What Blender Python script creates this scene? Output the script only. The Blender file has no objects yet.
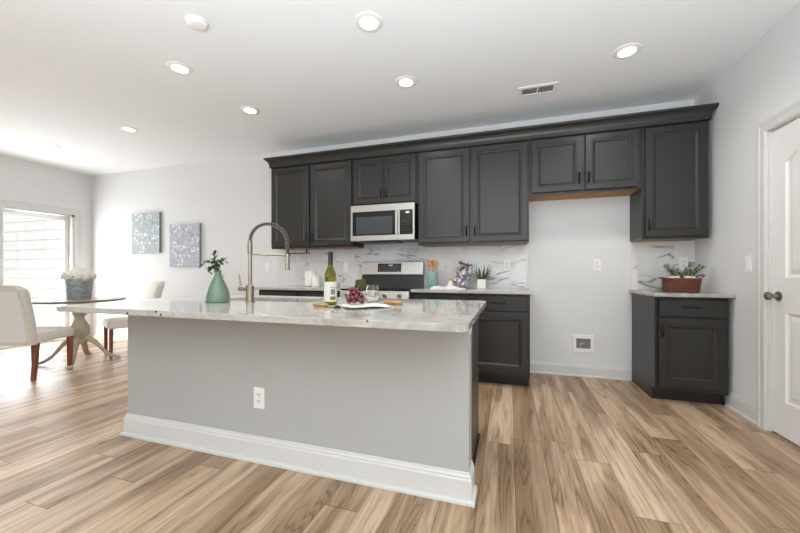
import bpy, bmesh, math, random
from mathutils import Vector, Matrix
random.seed(7)
PI = math.pi
SC = bpy.context.scene
COL = SC.collection

# ------------------------------------------------------------------ camera, world, lights, exposure
YAW = math.atan(109/342.)
cd = bpy.data.cameras.new('camera'); cam = bpy.data.objects.new('camera', cd); COL.objects.link(cam)
cam.location = (0, 0, 1.08); cam.rotation_euler = (PI/2, 0, YAW)
cd.sensor_width = 36; cd.lens = 342/800*36; cd.shift_y = 6.5/800; cd.clip_start = .05
SC.camera = cam
CEIL = 2.745

world = bpy.data.worlds.new('world'); SC.world = world; world.use_nodes = True
bg = world.node_tree.nodes['Background']
bg.inputs[0].default_value = (.93, .96, 1, 1); bg.inputs[1].default_value = .8

sd = bpy.data.lights.new('sun', 'SUN'); sun = bpy.data.objects.new('sun', sd); COL.objects.link(sun)
sd.energy = 8; sd.angle = .009; sd.color = (1, .98, .95)
sun.rotation_euler = Vector((.55, 1, -.845)).to_track_quat('-Z', 'Y').to_euler()

def area(name, loc, target, sx, sy, power, color):
    ld = bpy.data.lights.new(name, 'AREA'); o = bpy.data.objects.new(name, ld); COL.objects.link(o)
    ld.shape = 'RECTANGLE'; ld.size = sx; ld.size_y = sy; ld.energy = power; ld.color = color
    o.location = loc; o.rotation_euler = (Vector(target)-Vector(loc)).to_track_quat('-Z', 'Y').to_euler()
    return o
# daylight through the wide windows of the living room behind the camera, and through the patio door
area('rear_window_light', (-2.4, -3.9, 1.3), (-2.4, 0, 2.3), 7.5, 2.2, 20, (.92, .96, 1))
# unseen fill light added behind the camera, aimed up to brighten the ceiling
area('ceiling_fill_light', (-.1, -1.5, .95), (.1, -1.5, 2.7), 3.4, 3.0, 265, (.84, .935, 1))
area('patio_door_light', (-6.95, 2.75, 1.1), (0, 2.4, .8), 1.7, 1.9, 76, (.93, .97, 1))

SC.view_settings.view_transform = 'Standard'; SC.view_settings.look = 'None'
SC.view_settings.gamma = 1; SC.view_settings.use_curve_mapping = False
SC.view_settings.exposure = 0.25
try:
    SC.cycles.use_denoising = True; SC.cycles.max_bounces = 12; SC.cycles.diffuse_bounces = 6
except Exception: pass

# ------------------------------------------------------------------ materials
def lin(h):
    h = h.lstrip('#'); v = [int(h[i:i+2], 16)/255 for i in (0, 2, 4)]
    return tuple((x/12.92 if x <= .04045 else ((x+.055)/1.055)**2.4) for x in v)+(1,)
class NT:
    def __init__(s, name):
        s.m = bpy.data.materials.new(name); s.m.use_nodes = True; s.nt = s.m.node_tree
        s.b = s.nt.nodes['Principled BSDF']
    def n(s, t, **k):
        x = s.nt.nodes.new(t)
        for a, v in k.items(): setattr(x, a, v)
        return x
    def put(s, sock, v):
        if hasattr(v, 'links') or isinstance(v, bpy.types.NodeSocket): s.nt.links.new(v, sock)
        else: sock.default_value = v
    def math(s, op, a, b=0.0, c=None):
        x = s.n('ShaderNodeMath', operation=op); s.put(x.inputs[0], a); s.put(x.inputs[1], b)
        if c is not None: s.put(x.inputs[2], c)
        return x.outputs[0]
    def obj(s):
        return s.n('ShaderNodeTexCoord').outputs['Object']
    def map(s, v, sc=(1, 1, 1), loc=(0, 0, 0), rot=(0, 0, 0)):
        x = s.n('ShaderNodeMapping'); s.put(x.inputs[0], v); x.inputs['Scale'].default_value = sc
        x.inputs['Location'].default_value = loc; x.inputs['Rotation'].default_value = rot; return x.outputs[0]
    def noise(s, v, scale, detail=3, rough=.5, dist=0.0):
        x = s.n('ShaderNodeTexNoise'); s.put(x.inputs['Vector'], v); x.inputs['Scale'].default_value = scale
        x.inputs['Detail'].default_value = detail; x.inputs['Roughness'].default_value = rough
        x.inputs['Distortion'].default_value = dist; return x.outputs['Fac']
    def ramp(s, f, pts):
        x = s.n('ShaderNodeValToRGB'); s.put(x.inputs[0], f); e = x.color_ramp.elements
        while len(e) > 1: e.remove(e[0])
        e[0].position = pts[0][0]; e[0].color = pts[0][1]
        for p, c in pts[1:]:
            q = e.new(p); q.color = c
        return x.outputs[0]
    def mix(s, f, a, b, mode='MIX'):
        x = s.n('ShaderNodeMix', data_type='RGBA', blend_type=mode)
        s.put(x.inputs[0], f); s.put(x.inputs[6], a); s.put(x.inputs[7], b); return x.outputs[2]
    def set(s, **k):
        for a, v in k.items():
            nm = {'color': 'Base Color', 'rough': 'Roughness', 'metal': 'Metallic', 'spec': 'Specular IOR Level', 'trans': 'Transmission Weight',
                  'ior': 'IOR', 'coat': 'Coat Weight', 'sheen': 'Sheen Weight', 'ecol': 'Emission Color', 'estr': 'Emission Strength', 'alpha': 'Alpha'}[a]
            s.put(s.b.inputs[nm], v)
        return s
    def bump(s, h, strength=.2, dist=.01):
        x = s.n('ShaderNodeBump'); x.inputs['Strength'].default_value = strength; x.inputs['Distance'].default_value = dist
        s.put(x.inputs['Height'], h); s.nt.links.new(x.outputs[0], s.b.inputs['Normal']); return s
B4 = lambda v: (v, v, v, 1)
M = {}
def simple(name, hexa, rough=.5, var=.04, scale=8, stretch=(1, 1, 1), bump=0, **k):
    t = NT(name); c = lin(hexa); n = t.noise(t.map(t.obj(), stretch), scale)
    lo = tuple(x*(1-var) for x in c[:3])+(1,); hi = tuple(min(1, x*(1+var)) for x in c[:3])+(1,)
    t.set(color=t.ramp(n, [(.3, lo), (.7, hi)]), rough=rough, **k)
    if bump: t.bump(n, bump)
    M[name] = t.m; return t.m
simple('wall_paint', '#d8d8d7', .75, .01, 40)
simple('ceiling_paint', '#eaebec', .85, .01, 40)
simple('trim_paint', '#cfcecb', .42, .01)
simple('island_paint', '#acacaa', .6, .01, 40)
simple('door_paint', '#e2e0dd', .42, .01)
simple('cabinet_paint', '#262522', .36, .05, 3)
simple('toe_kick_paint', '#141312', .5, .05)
simple('plywood', '#a5753f', .55, .15, 4, (1, 12, 1))
simple('black_metal', '#1c1b1a', .35, .05, metal=.6)
simple('black_plastic', '#141414', .3, .05)
simple('dark_glass', '#0b0b0c', .06, .02)
simple('window_glass_dark', '#3c4143', .12, .02)
simple('stainless', '#bdb9b3', .3, .03, 30, (1, 1, 40), metal=.85)
simple('dark_steel', '#6d6b68', .4, .03, metal=.8)  # plain darker steel colour for the sink drain
simple('nickel', '#9c8f82', .3, .03, metal=.9)
simple('spring_metal', '#857d74', .35, .03, metal=.9)
simple('knob_metal', '#8c867f', .38, .03, metal=.9)
simple('plate_plastic', '#e9e7e3', .4, .01)
simple('slot_dark', '#3b3935', .6, .02)
simple('vase_glaze', '#687c6c', .35, .04, 5)
simple('crock_glaze', '#7f9c95', .35, .03, 5)
simple('white_ceramic', '#d8d5cf', .3, .02)
simple('spoon_wood', '#b87a43', .55, .15, 6, (1, 1, .2))
simple('handle_wood', '#b0824c', .55, .2, 10, (1, 6, 6))
simple('leg_wood', '#77412e', .4, .18, 10, (8, 8, 1))
simple('linen', '#cfc8bd', .85, .05, 60, bump=.15)
simple('linen_light', '#dcdad5', .85, .04, 60, bump=.15)
simple('table_edge_wood', '#6c5a4c', .4, .15, 6)
simple('pedestal_paint', '#b3a993', .6, .08, 12)
simple('leaf_green', '#3f5a30', .5, .25, 12)
simple('succulent_green', '#4a5a38', .5, .25, 14)
simple('fern_green', '#3a5023', .55, .25, 14)
simple('olive_leaf', '#3d3a12', .85, .2, 20)
simple('basket_wicker', '#6b3a24', .6, .35, 30, (1, 1, 6), bump=.6)
simple('basket_rim', '#7b4327', .55, .2, 30)
simple('white_cloth', '#dad7d3', .85, .02, 20)
simple('stitch_dark', '#3a3836', .8, .05)
simple('petal_white', '#f1efe4', .7, .05, 30)
simple('stem_green', '#6d7c55', .6, .1)
simple('capsule_black', '#17181a', .35, .05)
simple('label_paper', '#cfcdc6', .7, .02)
simple('label_ink', '#777a63', .7, .1)
simple('label_olive', '#7b7436', .7, .1)
simple('page_paper', '#ece8e0', .8, .02)
simple('soil', '#3b2f25', .9, .2, 30)
simple('concrete', '#8d8a85', .9, .06, 6)
simple('cork_stopper', '#b8946a', .8, .1)
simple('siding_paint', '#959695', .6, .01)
simple('vent_dark', '#7b7975', .6, .02)
simple('canvas_side', '#7d878a', .8, .05)
simple('display_white', '#d8dde0', .4, .02)

def glass(name, hexa, rough=0.0, ior=1.45):
    t = NT(name); t.set(color=lin(hexa), rough=rough, trans=1.0, ior=ior); M[name] = t.m
glass('clear_glass', '#ffffff')
t = NT('pane_glass'); tr = t.n('ShaderNodeBsdfTransparent'); gs = t.n('ShaderNodeBsdfGlossy'); gs.inputs['Roughness'].default_value = .02
mx = t.n('ShaderNodeMixShader')
t.put(mx.inputs[0], .07); t.put(mx.inputs[1], tr.outputs[0]); t.put(mx.inputs[2], gs.outputs[0])
t.nt.links.new(mx.outputs[0], t.nt.nodes['Material Output'].inputs['Surface']); M['pane_glass'] = t.m
t = NT('bottle_glass'); t.set(color=lin('#a39a28'), rough=.04, trans=.85, ior=1.33); M['bottle_glass'] = t.m
t = NT('grape_skin'); n = t.noise(t.obj(), 60)
t.set(color=t.ramp(n, [(.3, lin('#480e19')), (.7, lin('#762732'))]), rough=.3, coat=.3); M['grape_skin'] = t.m
t = NT('lamp_lens'); t.set(color=(1, 1, 1, 1), ecol=(1, .98, .94, 1), estr=7.0); M['lamp_lens'] = t.m

# oak plank floor
t = NT('oak_planks'); v = t.obj()
sep = t.n('ShaderNodeSeparateXYZ'); t.put(sep.inputs[0], v)
W_, L_ = .17, 1.22
xs = t.math('DIVIDE', t.math('ADD', sep.outputs[0], -.03), W_); i = t.math('FLOOR', xs); fx = t.math('FRACT', xs)
w1 = t.n('ShaderNodeTexWhiteNoise', noise_dimensions='1D'); t.put(w1.inputs['W'], i)
ys = t.math('ADD', t.math('DIVIDE', sep.outputs[1], L_), t.math('MULTIPLY', w1.outputs[0], 7.0))
j = t.math('FLOOR', ys); fy = t.math('FRACT', ys)
cx = t.n('ShaderNodeCombineXYZ'); t.put(cx.inputs[0], i); t.put(cx.inputs[1], j)
w2 = t.n('ShaderNodeTexWhiteNoise', noise_dimensions='2D'); t.put(w2.inputs['Vector'], cx.outputs[0]); rid = w2.outputs[0]
cg = t.n('ShaderNodeCombineXYZ')
t.put(cg.inputs[0], sep.outputs[0]); t.put(cg.inputs[1], sep.outputs[1]); t.put(cg.inputs[2], t.math('MULTIPLY', rid, 53.0))
fine = t.noise(t.map(cg.outputs[0], (60, 3, 1)), 1, 5, .6)
broad = t.noise(t.map(cg.outputs[0], (9, .8, 1)), 1, 3, .5, .3)
n1 = t.noise(t.map(cg.outputs[0], (6, .45, 1)), 1, 2, .45, .3)
rings = t.math('ABSOLUTE', t.math('SINE', t.math('ADD', t.math('MULTIPLY', n1, 70.0), t.math('MULTIPLY', fine, 5.0))))
rings = t.math('POWER', t.math('SUBTRACT', 1.0, rings), 1.6)
mask = t.ramp(broad, [(.44, B4(0)), (.6, B4(1))])
base = t.ramp(rid, [(0, lin('#a58a70')), (.35, lin('#bea285')), (.7, lin('#cfb499')), (1, lin('#b3987d'))])
c1 = t.mix(t.math('MULTIPLY', mask, .72), base, lin('#86684c'))
c2 = t.mix(t.math('MULTIPLY', t.math('MULTIPLY', rings, mask), .85), c1, lin('#57432f'))
c3 = t.mix(t.math('MULTIPLY', t.ramp(fine, [(.42, B4(0)), (.7, B4(1))]), .6), c2, lin('#7c6349'))
kn = t.n('ShaderNodeTexVoronoi'); t.put(kn.inputs['Vector'], t.map(cg.outputs[0], (5, 1.9, 1))); kn.inputs['Scale'].default_value = 1
c3 = t.mix(t.ramp(kn.outputs['Distance'], [(.03, B4(.75)), (.09, B4(0))]), c3, lin('#4a3524'))
gapx = t.math('LESS_THAN', t.math('MINIMUM', fx, t.math('SUBTRACT', 1.0, fx)), .009)
gapy = t.math('LESS_THAN', t.math('MINIMUM', fy, t.math('SUBTRACT', 1.0, fy)), .0016)
gap = t.math('MAXIMUM', gapx, gapy)
t.set(color=t.mix(t.math('MULTIPLY', gap, .8), c3, lin('#4b3726')), rough=t.math('MULTIPLY_ADD', fine, .15, .3), spec=.45)
t.bump(t.math('SUBTRACT', t.math('MULTIPLY', fine, .15), gap), .25, .002); M['oak_planks'] = t.m

# granite
t = NT('granite'); v = t.obj()
a = t.noise(v, 14, 6, .7, .4); b = t.noise(v, 70, 4, .7)
c = t.ramp(a, [(.3, lin('#989389')), (.5, lin('#adaaa3')), (.7, lin('#bbb8b2'))])
c = t.mix(t.ramp(b, [(.55, B4(0)), (.72, B4(.55))]), c, lin('#a0978b'))
vo = t.n('ShaderNodeTexVoronoi'); t.put(vo.inputs['Vector'], v); vo.inputs['Scale'].default_value = 30
cs = t.n('ShaderNodeSeparateColor'); t.put(cs.inputs[0], vo.outputs['Color'])
dark = t.math('MULTIPLY', t.math('LESS_THAN', vo.outputs['Distance'], .21), t.math('GREATER_THAN', cs.outputs[0], .87))
c = t.mix(dark, c, lin('#3a332c')); t.set(color=c, rough=.08, spec=.5); M['granite'] = t.m

# marble tiles
t = NT('marble_tile'); v = t.obj(); sep = t.n('ShaderNodeSeparateXYZ'); t.put(sep.inputs[0], v)
tz = t.math('DIVIDE', t.math('SUBTRACT', sep.outputs[2], .91), .305); row = t.math('FLOOR', tz); fz = t.math('FRACT', tz)
tx = t.math('ADD', t.math('DIVIDE', sep.outputs[0], .61), t.math('MULTIPLY', row, .5)); colm = t.math('FLOOR', tx); fx = t.math('FRACT', tx)
wv = t.n('ShaderNodeCombineXYZ'); t.put(wv.inputs[0], sep.outputs[0]); t.put(wv.inputs[1], t.math('MULTIPLY_ADD', colm, 3.1, t.math('MULTIPLY', row, 7.7))); t.put(wv.inputs[2], sep.outputs[2])
nn = t.noise(t.map(wv.outputs[0], (1.0, 1, 3.6), rot=(0, .6, 0)), 1.5, 3, .55, .5)
vein = t.math('ABSOLUTE', t.math('SUBTRACT', nn, .5))
big = t.noise(wv.outputs[0], 2.6, 2)
vein = t.math('MULTIPLY', t.ramp(vein, [(0, B4(1)), (.026, B4(0))]), t.ramp(big, [(.44, B4(0)), (.56, B4(1))]))
cloud = t.noise(wv.outputs[0], 3, 5)
c = t.ramp(cloud, [(.3, lin('#cccbc9')), (.6, lin('#dcdbda'))]); c = t.mix(t.math('MULTIPLY', vein, .85), c, lin('#6f6d6c'))
g = t.math('MAXIMUM', t.math('LESS_THAN', fz, .012), t.math('LESS_THAN', fx, .006))
c = t.mix(t.math('MULTIPLY', g, .4), c, lin('#b9b6b1')); t.set(color=c, rough=.2); M['marble_tile'] = t.m

# galvanised bucket with weathered rows
t = NT('bucket_metal'); v = t.obj(); wn = t.noise(t.map(v, (25, 25, 60)), 1, 3); 
t.set(color=t.ramp(wn, [(.35, lin('#74797a')), (.55, lin('#979d9d')), (.7, lin('#b3b7b6'))]), rough=.5, metal=.2); M['bucket_metal'] = t.m
# weathered table top
simple('table_top_wood', '#a29a92', .3, .15, 8, (1, 10, 1))

def canvas(name, ground, tint):
    t = NT(name); v = t.obj(); c = t.ramp(t.noise(v, 9, 5, .7), [(.3, lin(ground)), (.7, lin(tint))])
    vo = t.n('ShaderNodeTexVoronoi'); t.put(vo.inputs['Vector'], t.map(v, (1, .02, 1))); vo.inputs['Scale'].default_value = 24
    m = t.noise(t.map(v, (1, 0, 1)), 5.5, 1, .5, .3)
    petals = t.math('MULTIPLY', t.ramp(vo.outputs['Distance'], [(.36, B4(1)), (.44, B4(0))]), t.ramp(m, [(.47, B4(0)), (.53, B4(1))]))
    c = t.mix(t.math('MULTIPLY', petals, .9), c, lin('#dfe3e3'))
    v2 = t.n('ShaderNodeTexVoronoi'); t.put(v2.inputs['Vector'], t.map(v, (1, .02, 1), (.3, 0, .2))); v2.inputs['Scale'].default_value = 17
    cs = t.n('ShaderNodeSeparateColor'); t.put(cs.inputs[0], v2.outputs['Color'])
    leaf = t.math('MULTIPLY', t.math('LESS_THAN', v2.outputs['Distance'], .3), t.math('GREATER_THAN', cs.outputs[0], .78))
    c = t.mix(t.math('MULTIPLY', leaf, .7), c, lin('#75889a')); t.set(color=c, rough=.8); M[name] = t.m
canvas('painting_teal', '#98a3a5', '#b2bbbb'); canvas('painting_lilac', '#a0a4ae', '#b8bbc4')

t = NT('magazine_cover'); v = t.obj(); vo = t.n('ShaderNodeTexVoronoi'); t.put(vo.inputs['Vector'], t.map(v, (1, .1, 1))); vo.inputs['Scale'].default_value = 42
cs = t.n('ShaderNodeSeparateColor'); t.put(cs.inputs[0], vo.outputs['Color'])
t.set(color=t.ramp(cs.outputs[0], [(0, lin('#2e2a45')), (.3, lin('#4b4566')), (.5, lin('#8b8299')), (.68, lin('#b08a4e')), (.82, lin('#d9d4d0')), (1, lin('#6a3f3c'))]), rough=.3)
M['magazine_cover'] = t.m

# ------------------------------------------------------------------ mesh helpers
class MB:
    def __init__(s): s.bm = bmesh.new()
    def box(s, x0, x1, y0, y1, z0, z1):
        vs = [s.bm.verts.new((x, y, z)) for x in (x0, x1) for y in (y0, y1) for z in (z0, z1)]
        for f in ((0, 1, 3, 2), (4, 6, 7, 5), (0, 4, 5, 1), (2, 3, 7, 6), (0, 2, 6, 4), (1, 5, 7, 3)):
            s.bm.faces.new([vs[k] for k in f])
        return s
    def loft(s, rings, cap=True, closed=True):
        R = [[s.bm.verts.new(p) for p in r] for r in rings]; n = len(R[0])
        for a, b in zip(R, R[1:]):
            for k in range(n if closed else n-1):
                s.bm.faces.new((a[k], a[(k+1) % n], b[(k+1) % n], b[k]))
        if cap:
            for r in (R[0], R[-1]):
                if len(r) > 2: s.bm.faces.new(r)
        return s
    def lathe(s, prof, c=(0, 0, 0), n=32, cap=True):
        return s.loft([[(c[0]+r*math.cos(2*PI*k/n), c[1]+r*math.sin(2*PI*k/n), c[2]+z) for k in range(n)] for r, z in prof], cap)
    def tube(s, pts, r, n=10, cap=True):
        pts = [Vector(p) for p in pts]; rs = r if isinstance(r, (list, tuple)) else [r]*len(pts)
        rings = []; up = None
        for k, p in enumerate(pts):
            d = (pts[min(k+1, len(pts)-1)]-pts[max(k-1, 0)]).normalized()
            if up is None: up = Vector((0, 0, 1)) if abs(d.z) < .9 else Vector((1, 0, 0))
            a = d.cross(up).normalized(); b = a.cross(d).normalized(); up = b
            rings.append([p+rs[k]*(a*math.cos(2*PI*q/n)+b*math.sin(2*PI*q/n)) for q in range(n)])
        return s.loft(rings, cap)
    def sweep(s, path, prof):
        P = [Vector(p) for p in path]; rings = []
        for k, p in enumerate(P):
            ns = []
            if k > 0: d = (P[k]-P[k-1]).normalized(); ns.append(Vector((d.y, -d.x)))
            if k < len(P)-1: d = (P[k+1]-P[k]).normalized(); ns.append(Vector((d.y, -d.x)))
            m = sum(ns, Vector((0, 0))).normalized(); m = m/m.dot(ns[0])
            rings.append([(p.x+m.x*o, p.y+m.y*o, z) for o, z in prof])
        return s.loft(rings)
    def slab(s, outer, z0, z1, holes=()):
        bm = s.bm; es = []; loops = []
        for L in [outer]+list(holes):
            vs = [bm.verts.new((x, y, z0)) for x, y in L]; loops.append(vs)
            es += [bm.edges.new((vs[k], vs[(k+1) % len(vs)])) for k in range(len(vs))]
        g = bmesh.ops.triangle_fill(bm, edges=es, use_beauty=True)
        fs = [f for f in g['geom'] if isinstance(f, bmesh.types.BMFace)]
        ex = bmesh.ops.extrude_face_region(bm, geom=fs)
        bmesh.ops.translate(bm, verts=[v for v in ex['geom'] if isinstance(v, bmesh.types.BMVert)], vec=(0, 0, z1-z0))
        return s
    def sphere(s, c, r, u=12, v=8, sc=(1, 1, 1)):
        g = bmesh.ops.create_uvsphere(s.bm, u_segments=u, v_segments=v, radius=r)
        bmesh.ops.transform(s.bm, matrix=Matrix.Translation(c) @ Matrix.Diagonal((*sc, 1)), verts=g['verts']); return s
    def leaf(s, base, tip, w, bend=0.0, n=5, th=.0008, side=None):
        b, t_ = Vector(base), Vector(tip); d = t_-b
        sd_ = side or d.cross(Vector((0, 0, 1)))
        sd_ = Vector(sd_); sd_ = sd_.normalized() if sd_.length > 1e-6 else Vector((1, 0, 0))
        up = sd_.cross(d).normalized(); rings = []
        for k in range(n+1):
            u = k/n; p = b+d*u+up*bend*math.sin(PI*u); ww = w*max(.05, math.sin(PI*min(.97, .12+.86*u)))
            rings.append([p-sd_*ww, p+up*th+sd_*0, p+sd_*ww, p-up*th])
        return s.loft(rings)
    def xf(s, mat): bmesh.ops.transform(s.bm, matrix=mat, verts=s.bm.verts); return s
    def build(s, name, mat, parent=None, loc=None, smooth=False, bevel=0, seg=2, subsurf=0):
        bmesh.ops.recalc_face_normals(s.bm, faces=s.bm.faces)
        me = bpy.data.meshes.new(name); s.bm.to_mesh(me); s.bm.free(); me.materials.append(M[mat])
        if smooth:
            for p in me.polygons: p.use_smooth = True
            try: me.set_sharp_from_angle(angle=math.radians(40))
            except Exception: pass
        o = bpy.data.objects.new(name, me); COL.objects.link(o)
        if parent is not None: o.parent = parent
        if loc is not None: o.location = loc
        if bevel:
            b = o.modifiers.new('bevel', 'BEVEL'); b.width = bevel; b.segments = seg; b.limit_method = 'ANGLE'; b.angle_limit = math.radians(35)
        if subsurf:
            q = o.modifiers.new('sub', 'SUBSURF'); q.levels = subsurf; q.render_levels = subsurf
        return o
def tag(o, label, cat, group=None, kind=None):
    o['label'] = label
    o['category'] = cat
    if group: o['group'] = group
    if kind: o['kind'] = kind
    return o
def thing(name, loc, label, cat, group=None, rz=0):
    o = bpy.data.objects.new(name, None); COL.objects.link(o); o.location = loc; o.rotation_euler = (0, 0, rz)
    o.empty_display_size = .05
    return tag(o, label, cat, group)
def struct(o): o['kind'] = 'structure'; return o
def copy_tree(o, parent=None):
    c = o.copy(); COL.objects.link(c); c.parent = parent
    for ch in o.children: copy_tree(ch, c)
    return c

# ------------------------------------------------------------------ room shell
XL, XR, YB, YF = -6.82, 1.694, 3.98, -4.2
T = .15
struct(MB().box(XL-T, XR+T, YF, YB+T, -.1, 0).build('floor', 'oak_planks'))
struct(MB().box(XL-T, XR+T, YF, YB+T, CEIL, CEIL+.1).build('ceiling', 'ceiling_paint'))
struct(MB().box(XL-T, XR+T, YB, YB+T, 0, CEIL).build('wall_back', 'wall_paint'))
m = MB().box(XL-T, XR+T, YF-T, YF, 0, .5).box(XL-T, XR+T, YF-T, YF, 2.2, CEIL).box(XL-T, -4.6, YF-T, YF, .5, 2.2).box(-1.4, XR+T, YF-T, YF, .5, 2.2)
struct(m.build('wall_front', 'wall_paint'))
DY0, DY1, DZ = 2.04, 3.74, 2.035     # patio door opening in the left wall
m = MB().box(XL-T, XL, YF, DY0, 0, CEIL).box(XL-T, XL, DY1, YB, 0, CEIL).box(XL-T, XL, DY0, DY1, DZ, CEIL)
struct(m.build('wall_left', 'wall_paint'))
RY0, RY1, RZ = 2.17, 3.0, 2.05       # panelled door opening in the right wall
m = MB().box(XR, XR+T, YF, RY0, 0, CEIL).box(XR, XR+T, RY1, YB, 0, CEIL).box(XR, XR+T, RY0, RY1, RZ, CEIL)
struct(m.build('wall_right', 'wall_paint'))

BASE = [(0, 0), (.022, 0), (.022, .012), (.016, .02), (.014, .02), (.014, .095), (.011, .105), (.011, .112), (.006, .12), (.004, .13), (0, .13)]
def baseboard(name, path):
    struct(MB().sweep(path, BASE).build(name, 'trim_paint'))
baseboard('baseboard_back', [(.19, YB), (1.155, YB)])
baseboard('baseboard_left', [(XL, DY1+.09), (XL, YB), (-2.88, YB)])
baseboard('baseboard_right', [(XR, 3.455), (XR, RY1+.09)])
baseboard('baseboard_front', [(XL, YF+.1), (XL, DY0-.09)])

# door casings (profile swept round the opening, built in the wall's own plane)
def casing(name, wx, sgn, y0, y1, zt, w=.085):
    prof = [(0, 0), (0, .012), (.012, .018), (.05, .018), (.06, .022), (w-.006, .022), (w, .016), (w, 0)]
    rings = []
    for (y, z, ny, nz) in ((y0, 0, -1, 0), (y0, zt, -1, 1), (y1, zt, 1, 1), (y1, 0, 1, 0)):
        rings.append([(wx+sgn*h, y+ny*o, z+nz*o) for o, h in prof])
    return struct(MB().loft(rings).build(name, 'trim_paint'))
casing('trim_1', XR, -1, RY0, RY1, RZ)
casing('trim_2', XL, 1, DY0, DY1, DZ)

# ---- panelled interior door in the right wall
dr = bpy.data.objects.new('door_1', None); COL.objects.link(dr); dr.location = (XR, RY0, 0); struct(dr)
MB().box(0, T, -.0, .006, 0, RZ).box(0, T, RY1-RY0-.012, RY1-RY0, 0, RZ).box(0, T, 0, RY1-RY0, RZ-.006, RZ).build('door_jamb', 'trim_paint', dr)
dw = RY1-RY0
bm = MB()
def door_panels(mb, x, outline_list, y0, y1, z0, z1, th):
    """leaf in the YZ plane with moulded panels: face at x, panels as closed outlines"""
    bmx = mb.bm; es = []
    def loop(pts):
        vs = [bmx.verts.new((x, y, z)) for y, z in pts]
        return vs, [bmx.edges.new((vs[k], vs[(k+1) % len(vs)])) for k in range(len(vs))]
    o, e = loop([(y0, z0), (y1, z0), (y1, z1), (y0, z1)]); es += e; inner = []
    for pts in outline_list:
        v_, e = loop(pts); es += e; inner.append((v_, pts))
    bmesh.ops.triangle_fill(bmx, edges=es, use_beauty=True)
    for v_, pts in inner:
        cy = sum(p[0] for p in pts)/len(pts); cz = sum(p[1] for p in pts)/len(pts)
        prev = v_
        hw = max(abs(p[0]-cy) for p in pts); hz = max(abs(p[1]-cz) for p in pts)
        for ins, dx in ((.008, .010), (.022, .012), (.05, .004), (.056, .003)):
            nv = [bmx.verts.new((x+dx, cy+(p[0]-cy)*(1-ins/hw), cz+(p[1]-cz)*(1-ins/hz))) for p in pts]
            for k in range(len(nv)): bmx.faces.new((prev[k], prev[(k+1) % len(nv)], nv[(k+1) % len(nv)], nv[k]))
            prev = nv
        bmx.faces.new(prev)
    b = [bmx.verts.new((x+th, y, z)) for y, z in ((y0, z0), (y1, z0), (y1, z1), (y0, z1))]
    for k in range(4): bmx.faces.new((o[k], o[(k+1) % 4], b[(k+1) % 4], b[k]))
    bmx.faces.new(b)
ay0, ay1 = .13, dw-.13
arch = [(ay0, 1.05), (ay1, 1.05), (ay1, 1.80)] + [(ay1-(ay1-ay0)*k/12, 1.80+.10*math.sin(PI*k/12)) for k in range(1, 12)] + [(ay0, 1.80)]
low = [(ay0, .24), (ay1, .24), (ay1, .82), (ay0, .82)]
door_panels(bm, .012, [arch, low], .012, dw-.014, .012, RZ-.01, .035)
leaf = bm.build('door_leaf', 'door_paint', dr)
k = MB(); k.lathe([(.0, 0), (.032, .0), (.032, .006), (.014, .010), (.011, .034), (.02, .040), (.028, .052), (.027, .064), (.016, .072), (0, .074)], n=24, cap=False)
k.xf(Matrix.Translation((.012, dw-.075, .927)) @ Matrix.Rotation(-PI/2, 4, 'Y')); k.build('door_knob', 'knob_metal', dr, smooth=True)

# ---- sliding patio door in the left wall
pd = bpy.data.objects.new('door_2', None); COL.objects.link(pd); pd.location = (XL, DY0, 0); struct(pd)
pw = DY1-DY0
MB().box(-T, 0, 0, .035, 0, DZ).box(-T, 0, pw-.035, pw, 0, DZ).box(-T, 0, 0, pw, DZ-.035, DZ).box(-T, 0, 0, pw, 0, .03).build('door_frame', 'trim_paint', pd)
def sash(x0, x1, y0, y1):
    w = .055
    s = MB().box(x0, x1, y0, y0+w, .03, DZ-.035).box(x0, x1, y1-w, y1, .03, DZ-.035).box(x0, x1, y0+w, y1-w, DZ-.035-w, DZ-.035).box(x0, x1, y0+w, y1-w, .03, .11)
    o = s.build('door_sash', 'trim_paint', pd, bevel=.003)
    MB().box((x0+x1)/2-.002, (x0+x1)/2+.002, y0+w, y1-w, .11, DZ-.035-w).build('pane', 'pane_glass', o)
    return o
sash(-.065, -.03, .035, pw/2+.03); s2 = sash(-.11, -.075, pw/2-.03, pw-.035)
MB().box(-.03, -.008, pw/2-.018, pw/2+.012, .95, 1.25).build('door_handle', 'trim_paint', pd, bevel=.004)

# ---- outside: patio slab and lap siding of the house's own outer wall
struct(MB().box(-16, XL-T-.002, -4, 4.02, -.14, -.02).build('ground', 'concrete'))
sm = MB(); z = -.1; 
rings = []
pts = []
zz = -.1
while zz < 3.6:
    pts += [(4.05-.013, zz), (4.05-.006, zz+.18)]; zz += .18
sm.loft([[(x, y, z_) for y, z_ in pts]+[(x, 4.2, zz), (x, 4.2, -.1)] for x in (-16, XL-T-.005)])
tag(sm.build('siding_wall', 'siding_paint'), 'white lap siding wall outside the sliding patio door', 'siding')['kind'] = 'structure'

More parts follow.
